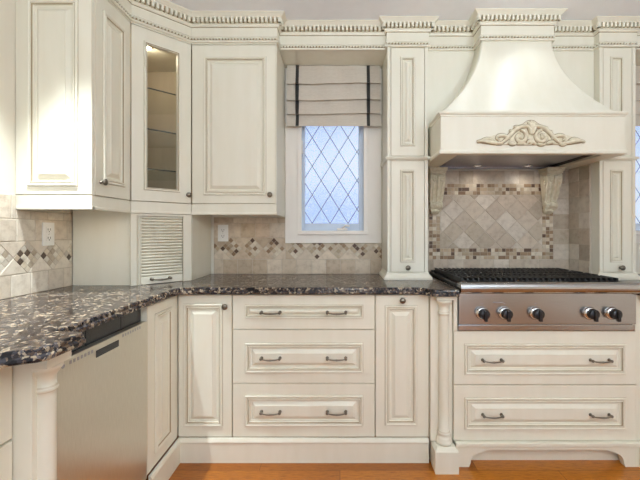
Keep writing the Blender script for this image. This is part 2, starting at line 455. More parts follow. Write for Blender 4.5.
class Tiles(MB):
    def __init__(self, w):
        super().__init__(TILE, GROUT); self.w = w; self.lay = self.bm.loops.layers.float_color.new('tilecol')
    def paint(self, f, c):
        if f:
            for l in f.loops: l[self.lay] = (c[0], c[1], c[2], 1)
    def tile(self, poly, col, gap=.0016, bev=.0018, h=.009):
        if len(poly) < 3: return
        ar = sum(poly[i-1][0]*poly[i][1]-poly[i][0]*poly[i-1][1] for i in range(len(poly)))/2
        if abs(ar) < 8e-5: return
        if ar < 0: poly = poly[::-1]
        n = len(poly)
        try:
            a = offset_poly(poly, [gap]*n); b = offset_poly(poly, [gap+bev]*n)
        except Exception: return
        j = random.uniform(-.0006, .0006)
        R = [[(p[0], self.w-.001, p[1]) for p in a], [(p[0], self.w-h+bev+j, p[1]) for p in a], [(p[0], self.w-h+j, p[1]) for p in b]]
        V = [self.vs(r) for r in R]; s = random.uniform(.92, 1.06); c = [x*s for x in col]
        for i in range(2):
            for k in range(n): self.paint(self.face([V[i][k], V[i][(k+1) % n], V[i+1][(k+1) % n], V[i+1][k]]), c)
        self.paint(self.face(V[2]), c)
    def rect(self, u0, u1, v0, v1, col, **k): self.tile([(u0, v0), (u1, v0), (u1, v1), (u0, v1)], col, **k)
    def row(self, u0, u1, v0, v1, size, pal, start=None):
        u = start if start is not None else u0
        while u < u1-.004:
            a, b = max(u, u0), min(u+size, u1)
            if b-a > .006: self.rect(a, b, v0, v1, random.choice(pal))
            u += size
    def back(self, u0, u1, v0, v1): self.box(u0, u1, self.w-.0068, self.w-.0002, v0, v1, 0, 1)
    def diamond_band(self, u0, u1, v0, v1, pal, start, vmax=9, mos=None):
        h = (v1-v0)/2; vc = (v0+v1)/2; r = (u0, u1, v0, min(v1, vmax)); k = h/4
        c = start
        while c < u1+h:
            if c > u0-h:
                for i in range(4):
                    for j in range(4):
                        cu, cv = c+(i-j)*k, vc+(i+j-3)*k
                        self.tile(clip([(cu, cv-k), (cu+k, cv), (cu, cv+k), (cu-k, cv)], r), random.choice(mos or MOS), gap=.001, bev=.0012)
            self.tile(clip([(c, v0), (c+2*h, v0), (c+h, vc)], r), random.choice(pal))
            self.tile(clip([(c, v1), (c+h, vc), (c+2*h, v1)], r), random.choice(pal))
            c += 2*h
    def mosaic(self, u0, u1, v0, v1, n, m):
        du, dv = (u1-u0)/n, (v1-v0)/m; used = set()
        for i in range(n):
            for j in range(m):
                if (i, j) in used: continue
                e = 1
                if n > m and i+1 < n and random.random() < .22: e = 2; used.add((i+1, j))
                self.rect(u0+i*du, u0+(i+e)*du, v0+j*dv, v0+(j+1)*dv, random.choice(MOS), gap=.001, bev=.0012)

B0, B1, B2, B3, B4 = .914, 1.0135, 1.1605, 1.261, 1.362
# left wall (run coordinates u = y, w = -x)
t = Tiles(1.45)
t.back(.15, 1.611, B0, B4+.006); t.back(1.611, 1.948, B0, 1.3015)
PALL = [(.74, .67, .57), (.71, .63, .53), (.77, .71, .62), (.69, .61, .51), (.73, .66, .56)]
t.row(.15, 1.948, B0, B1, .1005, PALL, .08); t.row(.15, 1.948, B2, B3, .1005, PALL, .105); t.row(.15, 1.611, B3, B4+.006, .1005, PALL, .08); t.row(1.611, 1.948, B3, 1.3015, .1005, PALL, 1.587)
t.diamond_band(.15, 1.948, B1, B2, PALL, .2, 9, [(.74, .68, .58), (.62, .56, .48), (.55, .50, .43), (.68, .60, .48), (.10, .07, .05), (.70, .64, .54), (.50, .42, .32), (.76, .71, .62)])
th = thing('tile_backsplash', 'cream tumbled stone backsplash with mosaic diamond band on the left wall', 'backsplash', (1.05, 1.45, B0), PI/2, 'stone tile backsplashes')
obj('tile_field', t, th, norm=False)
# below and beside the window
t = Tiles(BW)
ca, cb = WINS[0]-.3225, WINS[0]+.3215
t.back(-.862, ca, B0, 1.30); t.back(ca, .286, B0, 1.1245)
t.row(-.862, .286, B0, B1, .1005, PAL, -.90); t.diamond_band(-.862, ca, B1, B2, PAL, -.862-.03)
t.diamond_band(ca, .286, B1, B2, PAL, -.862-.03+.147*3, 1.1245)
t.row(-.862, ca, B2, B3, .1005, PAL, -.88); t.row(-.862, ca, B3, 1.30, .1005, PAL, -.93)
th = thing('tile_backsplash', 'tan stone backsplash with a row of mosaic diamonds running under the window', 'backsplash', (-.29, BW, B0), 0, 'stone tile backsplashes')
obj('tile_field', t, th, norm=False)
# range alcove
t = Tiles(BW)
AX0, AX1, ATOP = .533, 1.568, 1.62
fx0, fx1, fz0, fz1, fw = .608, 1.456, B1, 1.529, .075
t.back(AX0, AX1, B0, ATOP)
t.row(AX0, AX1, B0, B1, .1035, PALG); t.row(AX0, AX1, fz1, ATOP, .1035, PALG, .5)
for k in range(5):
    t.rect(AX0, fx0, fz0+k*.1031, fz0+(k+1)*.1031, random.choice(PALG)); t.rect(fx1, AX1, fz0+k*.1031, fz0+(k+1)*.1031, random.choice(PALG))
t.mosaic(fx0, fx1, fz0, fz0+fw, 34, 3); t.mosaic(fx0, fx1, fz1-fw, fz1, 34, 3)
t.mosaic(fx0, fx0+fw, fz0+fw, fz1-fw, 3, 15); t.mosaic(fx1-fw, fx1, fz0+fw, fz1-fw, 3, 15)
r = (fx0+fw, fx1-fw, fz0+fw, fz1-fw); hd = .0725
for i in range(-12, 24):
    for j in range(-12, 24):
        cu, cv = .70+(i-j)*hd, 1.13+(i+j)*hd
        t.tile(clip([(cu, cv-hd), (cu+hd, cv), (cu, cv+hd), (cu-hd, cv)], r), random.choice(PALG))
th = thing('tile_backsplash', 'beige stone backsplash with diagonal tiles in a dark mosaic border behind the range', 'backsplash', (1.05, BW, B0), 0, 'stone tile backsplashes')
obj('tile_field', t, th, norm=False)
# tiled return beside the right-hand tower: its face looks towards -x  (run coordinates u = -y, w = x)
t = Tiles(1.5695)
t.back(-2.47, -2.262, B0, ATOP)
for k in range(8): t.row(-2.47, -2.262, B0+k*.1031-.0, min(B0+(k+1)*.1031, ATOP), .1031, PALG)
th = thing('tile_backsplash', 'narrow strip of stone tiles on the side of the slim tower right of the range', 'backsplash', (-2.37, 1.5695, B0), -PI/2, 'stone tile backsplashes')
obj('tile_field', t, th, norm=False)

# ------------------------------------------------------------------ base cabinets, back run
F = 1.895                                # face of the doors and drawers
def body_box(mb, u0, u1, w0, w1, v0, v1): mb.box(u0, u1, w0, w1, v0, v1, 0)
HEAD = .878
# corner unit with two doors meeting in the inside corner
cab = thing('corner_base_cabinet', 'cream corner base cabinet with two raised-panel doors meeting at a right angle', 'cabinet', (-.95, 2.15, 0))
mb = MB(CREAM); mb.box(-.87, -.5655, F+.0192, BW-.001, .125, HEAD); mb.box(LW+.001, -.8695, 1.594, BW-.001, .125, HEAD); obj('carcass', mb, cab)
panel(cab, 'door', (-.846, -.566), (.129, .873), F, (-.817, -.615, .186, .8248), knob=(-.597, .814))
# the second door faces +x
d = door_mesh(1.597, 1.892, .129, .873, .85, (1.663, 1.825, .186, .8248))
bmesh.ops.rotate(d.bm, verts=list(d.bm.verts), cent=(0, 0, 0), matrix=Matrix.Rotation(PI/2, 3, 'Z'))
obj('door', d, cab)
# three-drawer unit
cab = thing('drawer_base_cabinet', 'cream base cabinet with three wide drawers under the window', 'cabinet', (-.19, 2.15, 0))
mb = MB(CREAM); mb.box(-.5645, .1845, F+.0192, BW-.001, .125, HEAD); obj('carcass', mb, cab)
for v0, v1, f0, f1, hz in ((.6925, .873, .7515, .8196, .783), (.410, .6895, .466, .6206, .5447), (.129, .407, .186, .3463, .2647)):
    panel(cab, 'drawer', (-.562, .182), (v0, v1), F, (-.497, .1204, f0, f1), pulls=((-.361, hz), (-.018, hz)))
# narrow door unit
cab = thing('narrow_base_cabinet', 'narrow cream base cabinet with one tall raised-panel door and top knob', 'cabinet', (.32, 2.15, 0))
mb = MB(CREAM); mb.box(.1855, .4665, F+.0192, BW-.001, .125, HEAD); obj('carcass', mb, cab)
panel(cab, 'door', (.186, .466), (.129, .873), F, (.2356, .403, .191, .817), knob=(.3246, .846))
# plinth board along both runs
mb = MB(CREAM, GLAZE_SOFT)
prof = [(-.012, .0), (0, 0), (0, .100), (.004, .104), (.005, .110), (.003, .116), (-.002, .127), (-.012, .127)]
sweep(mb, prof, [(-.832, 1.594), (-.832, 1.8825), (.4625, 1.8825)])
o = obj('plinth_board', mb); o['label'] = 'cream plinth board along the floor below the base cabinets, turning the inside corner'; o['category'] = 'plinth'

# ------------------------------------------------------------------ pilasters
def pilaster(label, base, rot, w0, w1, depth, uc, wf, blk, group, cd=.013, dz=0):
    """post from u w0..w1, front at wf, column in front of it at uc"""
    p = thing('pilaster', label, 'pilaster', base, rot, group)
    mb = MB(CREAM, GLAZE_SOFT); mb.box(w0, w1, wf, wf+depth, .122, HEAD, .002); obj('post', mb, p)
    cz = wf-cd
    mb = MB(CREAM, GLAZE_SOFT)
    prof = [(.040, .1225), (.040, .138), (.036, .142), (.037, .150), (.034, .156), (.030, .160), (.030, .170), (.034, .176), (.030, .182), (.0265, .186), (.0250, .30), (.0250, .765),
            (.0250, .778), (.029, .782), (.031, .787), (.029, .792), (.0255, .796), (.0255, .822), (.030, .830), (.037, .840), (.041, .846), (.041, .856)]
    mb.lathe([(r, h if h < .7 else h+dz) for r, h in prof], (uc, cz, 0), 'z', 28, mis=[0, 0, 0, 0, 0, 0, 0, 0, 1, 0, 0, 0, 1, 0, 0, 1, 0, 0, 0, 0, 0, 0])
    obj('column', mb, p)
    mb = MB(CREAM)
    mb.box(uc-.045, uc+.045, wf-.045, wf-.0005, .8562+dz, HEAD, .002); obj('capital', mb, p)
    u0, u1, y0, y1 = blk
    mb = MB(CREAM)
    R = [[(u0, y0, 0), (u1, y0, 0), (u1, y1, 0), (u0, y1, 0)], [(u0, y0, .108), (u1, y0, .108), (u1, y1, .108), (u0, y1, .108)],
         [(u0+.003, y0+.003, .111), (u1-.003, y0+.003, .111), (u1-.003, y1, .111), (u0+.003, y1, .111)],
         [(u0+.014, y0+.022, .1218), (u1-.014, y0+.022, .1218), (u1-.014, y1, .1218), (u0+.014, y1, .1218)]]
    mb.rings(R); obj('plinth_block', mb, p)
    return p
pilaster('cream pilaster with half column and square plinth block just left of the range', (.532, 1.9, 0), 0, .4685, .5805, .05, .5335, 1.872, (.4735, .590, 1.795, 1.922), 'half-column pilasters')
pilaster('cream pilaster right of the range, cut off by the picture edge', (1.59, 1.9, 0), 0, 1.530, 1.642, .05, 1.587, 1.872, (1.5305, 1.647, 1.795, 1.922), 'half-column pilasters')
pilaster('cream pilaster with half column near the camera, left of the dishwasher', (1.04, .9, 0), PI/2, .999, 1.0765, .09, 1.041, .850, (.9985, 1.0765, .785, .94), 'half-column pilasters', .004, -.030)

# near drawers on the left edge
cab = thing('drawer_base_cabinet', 'cream drawer cabinet at the left picture edge, in front of the pilaster', 'cabinet', (.6, 1.2, 0), PI/2)
mb = MB(CREAM); mb.box(.15, .998, .92, 1.449, 0.0, HEAD); obj('carcass', mb, cab)
panel(cab, 'drawer', (.40, .995), (.638, .873), .90, (.47, .925, .69, .82), pulls=((.7, .755),))
panel(cab, 'drawer', (.40, .995), (.129, .632), .90, (.47, .925, .19, .57), pulls=((.7, .38),))

# ------------------------------------------------------------------ dishwasher (run u = y, w = -x)
dw = thing('dishwasher', 'stainless steel dishwasher between the pilaster and the corner cabinet', 'dishwasher', (1.335, 1.1, 0), PI/2)
D0, D1 = 1.0805, 1.5915
mb = MB(STEEL_D); mb.box(D0+.004, D1-.004, .90, 1.44, .03, .868); obj('tub', mb, dw)
mb = MB(STEEL_V); mb.box(D0, D1, .848, .899, .12, .812, .004); obj('door', mb, dw)
mb = MB(BLACK); mb.box(D0+.01, D1-.006, .872, .8995, .8125, .868, .002); mb.box(D0+.16, D0+.163, .8705, .872, .813, .866); mb.box(D0+.36, D0+.363, .8705, .872, .813, .866)
obj('recessed_top_panel', mb, dw, 'black recessed panel above the steel door')
mb = MB(BLACK, STEEL_D); mb.box(1.258, 1.386, .8462, .8482, .766, .791, .0008); obj('display', mb, dw, 'dark display window')
for k in range(15):
    u, v = (1.135+k*.0165, .789) if k < 7 else (1.41+(k-7)*.017, .793)
    mb = MB(STEEL_D); mb.box(u, u+.0085, .8470, .8482, v, v+.011); obj('button', mb, dw)
mb = MB(STEEL_D); mb.lathe([(.007, 0), (.007, .0014), (.004, .0016), (.004, .0004)], (1.108, .8482, .793), '-y', 16); obj('power_button', mb, dw)
mb = MB(BLACK); mb.box(D0+.01, D1-.01, .90, .93, 0, .115); obj('toe_kick', mb, dw)

# ------------------------------------------------------------------ granite tops
def counter(name, label, outline, front, base):
    mb = MB(GRANITE)
    R = []
    for d, z in ((.006, .8785), (.0015, .881), (0, .886), (.0005, .893), (.0025, .8965), (.005, .898), (.0055, .904), (.007, .909), (.009, .9128), (.012, .914)):
        R.append([(x, y, z) for x, y in offset_poly(outline, [d if f else 0 for f in front])])
    mb.rings(R)
    o = obj(name, mb); o['label'] = label; o['category'] = 'countertop'; o['group'] = 'granite countertops'
    return o
def arc(a, b, n=5, bulge=1):
    """S-curve from a to b"""
    out = []
    for i in range(1, n):
        t = i/n; s = t*t*(3-2*t)
        out.append((a[0]+(b[0]-a[0])*(s if bulge else t), a[1]+(b[1]-a[1])*(t if bulge else s)))
    return out
pts = [(LW+.001, .15), (-.832, .15), (-.832, .79)]; pts += [(-.828, .832), (-.812, .864), (-.780, .884), (-.752, .896), (-.735, .918), (-.735, 1.048), (-.747, 1.062), (-.832, 1.072),
        (-.832, 1.80), (-.815, 1.852), (-.765, 1.868), (.40, 1.868)]
pts += arc((.40, 1.868), (.475, 1.802), 6, 0); pts += [(.475, 1.802), (.5955, 1.802), (.5955, BW-.001), (LW+.001, BW-.001)]
fr = [True]*len(pts); fr[-1] = False; fr[-2] = False; fr[-3] = False; fr[0] = True
counter('granite_countertop', 'speckled dark granite countertop turning the corner from the left wall to the range', pts, fr, None)
pts = [(1.5255, 1.802), (1.65, 1.802)]+arc((1.65, 1.802), (1.708, 1.868), 6, 0)+[(1.708, 1.868), (2.95, 1.868), (2.95, BW-.001), (1.5255, BW-.001)]
fr = [True]*len(pts); fr[-1] = fr[-2] = fr[-3] = False
counter('granite_countertop', 'dark granite countertop right of the range at the picture edge', pts, fr, None)
cab = thing('base_cabinet', 'cream base cabinet right of the range, beyond the picture edge', 'cabinet', (2.3, 2.15, 0))
mb = MB(CREAM); mb.box(1.650, 2.94, F+.0192, BW-.001, 0, HEAD); obj('carcass', mb, cab)
for a in (1.655, 2.085, 2.515): panel(cab, 'door', (a, a+.42), (.129, .873), F, (a+.06, a+.36, .19, .817), knob=(a+.21, .846))

# ------------------------------------------------------------------ range base + rangetop
G = 1.865
cab = thing('range_base_cabinet', 'cream cabinet below the range with two wide drawers and arched feet', 'cabinet', (1.055, 2.1, 0))
mb = MB(CREAM)
mb.box(.5835, 1.5275, G+.0195, BW-.001, .118, .6945)
mb.box(.5835, .6025, G-.006, BW-.3, .6945, .877); mb.box(1.516, 1.5275, G-.006, BW-.3, .6945, .877)
mb.box(.5955, 1.515, 1.908, 1.925, 0, .12); obj('carcass', mb, cab)
for v0, v1, f0, f1, hz in ((.4155, .692, .468, .625, .545), (.1275, .4125, .1854, .348, .264)):
    panel(cab, 'drawer', (.5855, 1.5255), (v0, v1), G, (.642, 1.471, f0, f1), pulls=((.7805, hz), (1.334, hz)))
poly = [(.5915, .118), (.5915, 0), (.660, 0), (.668, .02)]
for k in range(1, 8):
    a = PI/2*k/8; poly.append((.742-.074*math.cos(a), .022+.055*math.sin(a)))
poly += [(.742, .080), (.752, .088)]
m = [(2*1.0605-x, z) for x, z in poly[::-1]]
mb = MB(CREAM); mb.prism(poly+m, 1.851, 1.885, 'y')
mb.box(.5915, 1.5295, 1.843, 1.8845, .1055, .1255, .005)
obj('arched_valance', mb, cab)

rt = thing('rangetop', 'stainless steel gas rangetop with black grates and five front knobs', 'rangetop', (1.0605, 2.1, .7))
X0, X1 = .608, 1.513
mb = MB(STEEL); mb.box(X0, X1, 1.85, 2.44, .731, .9235, .002); mb.box(X0, X1, 1.857, 2.2, .6955, .7245, .003); mb.box(X0+.003, X1-.003, 1.868, 2.1, .72, .735, 0)
obj('body', mb, rt)
mb = MB(STEEL)
R = []
for k in range(13):
    a = -PI*.62+PI*1.24*k/12
    R.append((-math.cos(a)*.027, math.sin(a)*.029))
prof = [(1.835+a, .9185+b) for a, b in R]+[(1.86, .9415), (1.87, .9415), (1.87, .889)]
mb.prism(prof, X0-.002, X1+.002, 'x'); obj('bullnose_rail', mb, rt)
mb = MB(IRON); mb.box(X0-.004, X0+.006, 1.87, 2.45, .9145, .9345, .002); mb.box(X1-.006, X1+.004, 1.87, 2.45, .9145, .9345, .002); mb.box(X0+.006, X1-.006, 2.425, 2.45, .9145, .945, .002)
obj('edge_trim', mb, rt, 'black edge trim')
mb = MB(IRON); mb.box(X0+.012, X1-.012, 1.885, 2.424, .9236, .929, .001); obj('burner_pan', mb, rt, 'black burner pan')
gx = [.630, .911, 1.190, 1.461]
for i in range(3):
    a, b = gx[i]+.004, gx[i+1]-.004
    mb = MB(IRON); zt = .9575
    for y in (1.905, 2.03, 2.155, 2.285, 2.412): mb.box(a, b, y-.006, y+.006, zt-.026, zt-.010, .002)
    for x in (a+.006, b-.006): mb.box(x-.006, x+.006, 1.905, 2.412, zt-.024, zt, .002)
    nb = 9
    for k in range(nb+1):
        x = a+.006+(b-a-.012)*k/nb
        for y0, y1 in ((1.893, 2.015), (2.045, 2.14), (2.17, 2.27), (2.30, 2.424)):
            mb.box(x-.0058, x+.0058, y0, y1, zt-.020, zt+.004, .003)
    for x in (a+.008, (a+b)/2, b-.008):
        for y in (1.90, 2.155, 2.412): mb.box(x-.007, x+.007, y-.006, y+.006, .9288, zt-.008)
    obj('grate', mb, rt, 'black cast-iron grate')
    for y in (2.03, 2.285):
        mb = MB(IRON); mb.lathe([(.05, .9291-.9), (.05, .938-.9), (.035, .942-.9), (.035, .946-.9), (0, .947-.9)], ((a+b)/2, y, .9), 'z', 20); obj('burner', mb, rt)
mb = MB(STEEL); mb.box(.905, 1.185, 1.872, 1.886, .926, .9435, .002); obj('center_trim', mb, rt, 'bright steel strip before the middle grate')
for x in (.7257, .8406, .999, 1.275, 1.388):
    mb = MB(CHROME); mb.lathe([(.034, 0), (.034, .004), (.030, .010), (.027, .014), (.022, .015)], (x, 1.85, .788), '-y', 28); bz = obj('bezel', mb, rt, 'chrome ring behind the knob')
    mb = MB(BLACK)
    mb.lathe([(.025, .0152), (.027, .020), (.0255, .040), (.021, .044), (0, .0445)], (x, 1.85, .788), '-y', 24)
    mb.box(x-.0075, x+.0075, 1.85-.056, 1.85-.040, .788-.032, .788+.022, .003)
    obj('knob', mb, bz, 'black control knob')
    mb = MB(STEEL_D); mb.lathe([(.003, 0), (.003, .001), (0, .0012)], (x, 1.85, .836), '-y', 10); obj('indicator_mark', mb, rt, 'dark dot above the knob')
mb = MB(STEEL_D); mb.box(.782, .834, 1.8485, 1.8502, .840, .845, .0006); obj('badge', mb, rt, 'small dark badge')

# ------------------------------------------------------------------ upper cabinets
TOPZ, U0Z, DZ0, DZ1 = CEIL-.001, 1.307, 1.367, 2.307
# left, with a panelled end towards the camera
cab = thing('upper_cabinet', 'cream wall cabinet on the left wall, its panelled end brightly lit', 'cabinet', (1.765, 1.28, U0Z), PI/2)
mb = MB(CREAM, GLAZE_SOFT); mb.box(1.6345, 1.914, 1.127, 1.449, U0Z+.012, TOPZ); obj('carcass', mb, cab)
d = door_mesh(LW+.001, -1.1075, DZ0+.003, 2.313, 1.615, (-1.392, -1.169, 1.408, 2.238), .019)
bmesh.ops.rotate(d.bm, verts=list(d.bm.verts), cent=(0, 0, 0), matrix=Matrix.Rotation(-PI/2, 3, 'Z')); obj('end_panel', d, cab)
mb = MB(CREAM); mb.box(LW+.001, -1.1065, 1.6155, 1.6335, U0Z, DZ0); mb.box(-1.1255, -1.1075, 1.634, 1.914, U0Z, DZ0-.002)
mb.box(LW+.001, -1.104, 1.612, 1.6345, U0Z-.004, U0Z+.010, .003); mb.box(-1.127, -1.104, 1.6125, 1.914, U0Z-.004, U0Z+.010, .003)
ROT = Matrix.Rotation(-PI/2, 3, 'Z')
bmesh.ops.rotate(mb.bm, verts=list(mb.bm.verts), cent=(0, 0, 0), matrix=ROT); obj('bottom_rail', mb, cab)
mb = MB(CREAM); mb.box(LW+.001, -1.108, 1.6155, 1.634, 2.314, TOPZ); mb.box(-1.1255, -1.108, 1.634, 1.914, 2.310, TOPZ)
bmesh.ops.rotate(mb.bm, verts=list(mb.bm.verts), cent=(0, 0, 0), matrix=Matrix.Rotation(-PI/2, 3, 'Z')); obj('top_rail', mb, cab)
panel(cab, 'door', (1.637, 1.913), (DZ0+.002, DZ1), 1.107, (1.691, 1.862, 1.432, 2.238), knob=(1.673, 1.433))

# diagonal corner with glass door
A, B = Vector((-1.107, 1.917)), Vector((-.878, 2.140))
ANG = math.atan2(B.y-A.y, B.x-A.x); L = (B-A).length
def diag(u, w):                           # point on the diagonal face, w into the cabinet
    c, s = math.cos(ANG), math.sin(ANG); return (A.x+u*c-w*s, A.y+u*s+w*c)
def to_diag(mb):
    bmesh.ops.transform(mb.bm, matrix=Matrix.Translation((A.x, A.y, 0)) @ Matrix.Rotation(ANG, 4, 'Z'), verts=list(mb.bm.verts)); return mb
cab = thing('corner_wall_cabinet', 'diagonal corner wall cabinet with a tall glass door and lit glass shelves', 'cabinet', (-1.2, 2.2, U0Z))
PENT = [diag(.004, .022), diag(L-.004, .022), (-.8865, 2.478), (LW+.001, 2.478), (LW+.001, 1.9165)]
mb = MB(TAN, CREAM)
mb.prism(PENT, U0Z+.02, DZ0, 'z', 1); mb.prism(PENT, 2.29, TOPZ, 'z', 1)
q = PENT
mb.box(-.901, -.8865, q[1][1]+.0, 2.478, DZ0, 2.29); mb.box(LW+.001, -.901, 2.466, 2.478, DZ0, 2.29); mb.box(LW+.001, LW+.014, 1.9165, 2.466, DZ0, 2.29); mb.box(LW+.014, -1.14, 1.9165, 1.930, DZ0, 2.29)
obj('carcass', mb, cab)
mb = MB(CREAM); mb.box(.0, L, 0.001, .022, U0Z, DZ0-.001); mb.box(0, L, -.003, .02, U0Z-.004, U0Z+.010, .003); obj('bottom_rail', to_diag(mb), cab)
mb = MB(CREAM); mb.box(.0, L, .001, .022, 2.310, TOPZ); obj('top_rail', to_diag(mb), cab)
gd = obj('door', to_diag(glass_door_mesh(.0012, L-.0012, DZ0+.002, DZ1, 0, (.063, .2535, 1.43, 2.238))), cab)
mb = MB(GLASS); mb.box(.074, .2425, .011, .015, 1.441, 2.227); obj('pane', to_diag(mb), gd, 'clear glass pane')
kb = inst('knob', KNOB, gd, (0, 0, 0), 'dark bronze knob')
kx, ky = diag(.2965, -.0003); kb.location = Vector((kx, ky, 1.418))-OFF[cab]; kb.rotation_euler = (0, 0, ANG)
for z in (2.004, 1.776, 1.554):
    mb = MB(SHELFG, SHELFE)
    P = [diag(.03, .045), diag(L-.03, .045), (-.9035, 2.19), (-.9035, 2.464), (LW+.016, 2.464), (LW+.016, 1.932), (-1.15, 1.932)]
    R = [[(x, y, z-.004) for x, y in P], [(x, y, z+.004) for x, y in P]]
    mb.rings(R, [1, 0])
    for f in mb.bm.faces:
        f.material_index = 0
    mb.bm.faces.ensure_lookup_table(); mb.bm.faces[0].material_index = 1
    obj('shelf', mb, cab, 'clear glass shelf with dark front edge')
mb = MB(WHITE, PUCK); px, py = diag(.12, .16)
mb.lathe([(.032, 0), (.032, -.010), (.027, -.014), (.026, -.012), (0, -.012)], (px, py, 2.2899), 'z', 20, mis=[0, 0, 0, 1, 1]); obj('puck_light', mb, cab, 'small lit puck lamp')
PUCKPOS = (px, py, 2.262)

# appliance garage under it
cab = thing('appliance_garage', 'cream appliance garage with a slatted roll-up door on the corner counter', 'cabinet', (-1.15, 2.2, .914))
GT = U0Z-.005
mb = MB(CREAM); mb.box(LW+.010, -1.077, 1.950, 1.966, .9145, GT+.022); obj('side_panel', mb, cab)
mb = MB(CREAM); mb.box(-.898, -.8795, 2.150, 2.470, .9145, GT+.022); obj('side_panel', mb, cab)
mb = MB(CREAM, GLAZE_SOFT); mb.box(.0, .029, .004, .024, .9145, GT-.001, .0015); mb.box(L-.044, L, .004, .024, .9145, GT-.001, .0015); mb.box(.029, L-.044, .004, .024, 1.290, GT-.001)
mb.box(.029, .033, .001, .006, .9145, 1.292, 0, 1); mb.box(L-.048, L-.044, .001, .006, .9145, 1.292, 0, 1)
obj('face_frame', to_diag(mb), cab)
mb = MB(CREAM, GLAZE)
prof = []; mis = []
z = .958; n = 20; p = (1.289-z)/n
for k in range(n):
    z0 = z+k*p
    prof += [(.020, z0), (.0185, z0+.0012), (.0115, z0+.004), (.0095, z0+p*.5), (.0115, z0+p-.004), (.0185, z0+p-.0012)]; mis += [1, 0, 0, 0, 0, 1]
prof.append((.020, 1.289)); mis.append(1)
prof += [(.026, 1.289), (.026, z)]
mb.rings([[(u, w, zz) for u in (.0335, L-.0485)] for w, zz in prof], mis+[0, 0], False, False, closed=False)
td = obj('tambour_door', to_diag(mb), cab)
mb = MB(CREAM); mb.box(.0335, L-.0485, .008, .026, .9155, .9575, .003); br = obj('bottom_rail', to_diag(mb), td)
hd_ = inst('handle', PULL, td, (0, 0, 0), 'dark bronze handle'); hx, hy = diag(.15, .0075); hd_.location = Vector((hx, hy, .942))-OFF[cab]; hd_.rotation_euler = (0, 0, ANG)

# main upper cabinet
H = 2.14
cab = thing('upper_cabinet', 'cream wall cabinet with one large raised-panel door, left of the window', 'cabinet', (-.62, 2.3, U0Z))
mb = MB(CREAM); mb.box(-.876, -.3755, H+.0195, BW-.001, U0Z+.012, TOPZ); obj('carcass', mb, cab)
mb = MB(CREAM); mb.box(-.876, -.3755, H+.001, H+.019, U0Z, DZ0-.001); mb.box(-.876, -.372, H-.003, H+.020, U0Z-.004, U0Z+.010, .003); mb.box(-.3755-.018, -.372, H+.02, BW-.03, U0Z-.004, U0Z+.010, .003)
obj('bottom_rail', mb, cab)
mb = MB(CREAM); mb.box(-.876, -.3755, H+.001, H+.019, 2.310, TOPZ); obj('top_rail', mb, cab)
panel(cab, 'door', (-.8755, -.3815), (DZ0+.002, DZ1), H, (-.8055, -.4374, 1.420, 2.238), knob=(-.411, 1.420))
mb = MB(CREAM); mb.box(-.381, -.3755, H+.001, H+.02, DZ0, 2.31); obj('side_stile', mb, cab)

# towers standing on the counter
TF = 2.19
def tower(label, x0, x1, p0, p1, kx, yl):
    t = thing('tower_cabinet', label, 'cabinet', ((x0+x1)/2, 2.33, .914), 0, 'tall tower cabinets on the counter')
    mb = MB(CREAM, GLAZE_SOFT); mb.box(x0, x1, TF+.0195, BW-.001, .9145, TOPZ)
    mb.box(x0, x0+.019, TF+.0002, TF+.019, .9145, TOPZ); mb.box(x1-.019, x1, TF+.0002, TF+.019, .9145, TOPZ)
    for a, b in ((.9145, .957), (1.633, 1.659), (2.318, TOPZ)): mb.box(x0+.019, x1-.019, TF+.0002, TF+.019, a, b)
    obj('carcass', mb, t)
    a, b = x0+.0215, x1-.0215
    panel(t, 'door', (a, b), (1.661, 2.316), TF, (p0, p1, 1.721, 2.26))
    panel(t, 'door', (a, b), (.959, 1.631), TF, (p0, p1, 1.0195, 1.576), knob=(kx, .986))
    mb = MB(CREAM, GLAZE_SOFT)
    path = [(x0, yl), (x0, TF), (x1, TF), (x1, BW-.2)]
    sweep(mb, [(0, .9145), (.022, .9145), (.022, .926), (.017, .934), (.010, .940), (.006, .950), (.006, .955), (0, .957)], path)
    obj('base_molding', mb, t)
    mb = MB(CREAM, GLAZE_SOFT)
    sweep(mb, [(0, 1.636), (.004, 1.637), (.012, 1.643), (.014, 1.650), (.010, 1.656), (0, 1.659)], path); obj('waist_molding', mb, t)
    return t
tower('slim cream tower cabinet between the window and the range hood', .287, .532, .366, .4537, .408, BW-.03)
tower('slim cream tower cabinet right of the range hood at the picture edge', 1.5705, 1.788, 1.636, 1.713, 1.694, 2.255)

# valances above the windows, carrying the crown
for lab, x0, x1 in (('cream soffit board above the diamond-pane window between the wall cabinet and the slim tower', -.3745, .286), ('cream soffit board above the window at the right picture edge', 1.789, 2.95)):
    v = thing('window_soffit', lab, 'soffit', ((x0+x1)/2, 2.35, 2.32), 0, 'soffit boards above the windows')
    mb = MB(CREAM); mb.box(x0, x1, 2.23, 2.25, 2.32, TOPZ); obj('fascia', mb, v)
    mb = MB(CREAM); mb.box(x0, x1, 2.25, BW-.001, 2.32, 2.335); obj('soffit_board', mb, v)

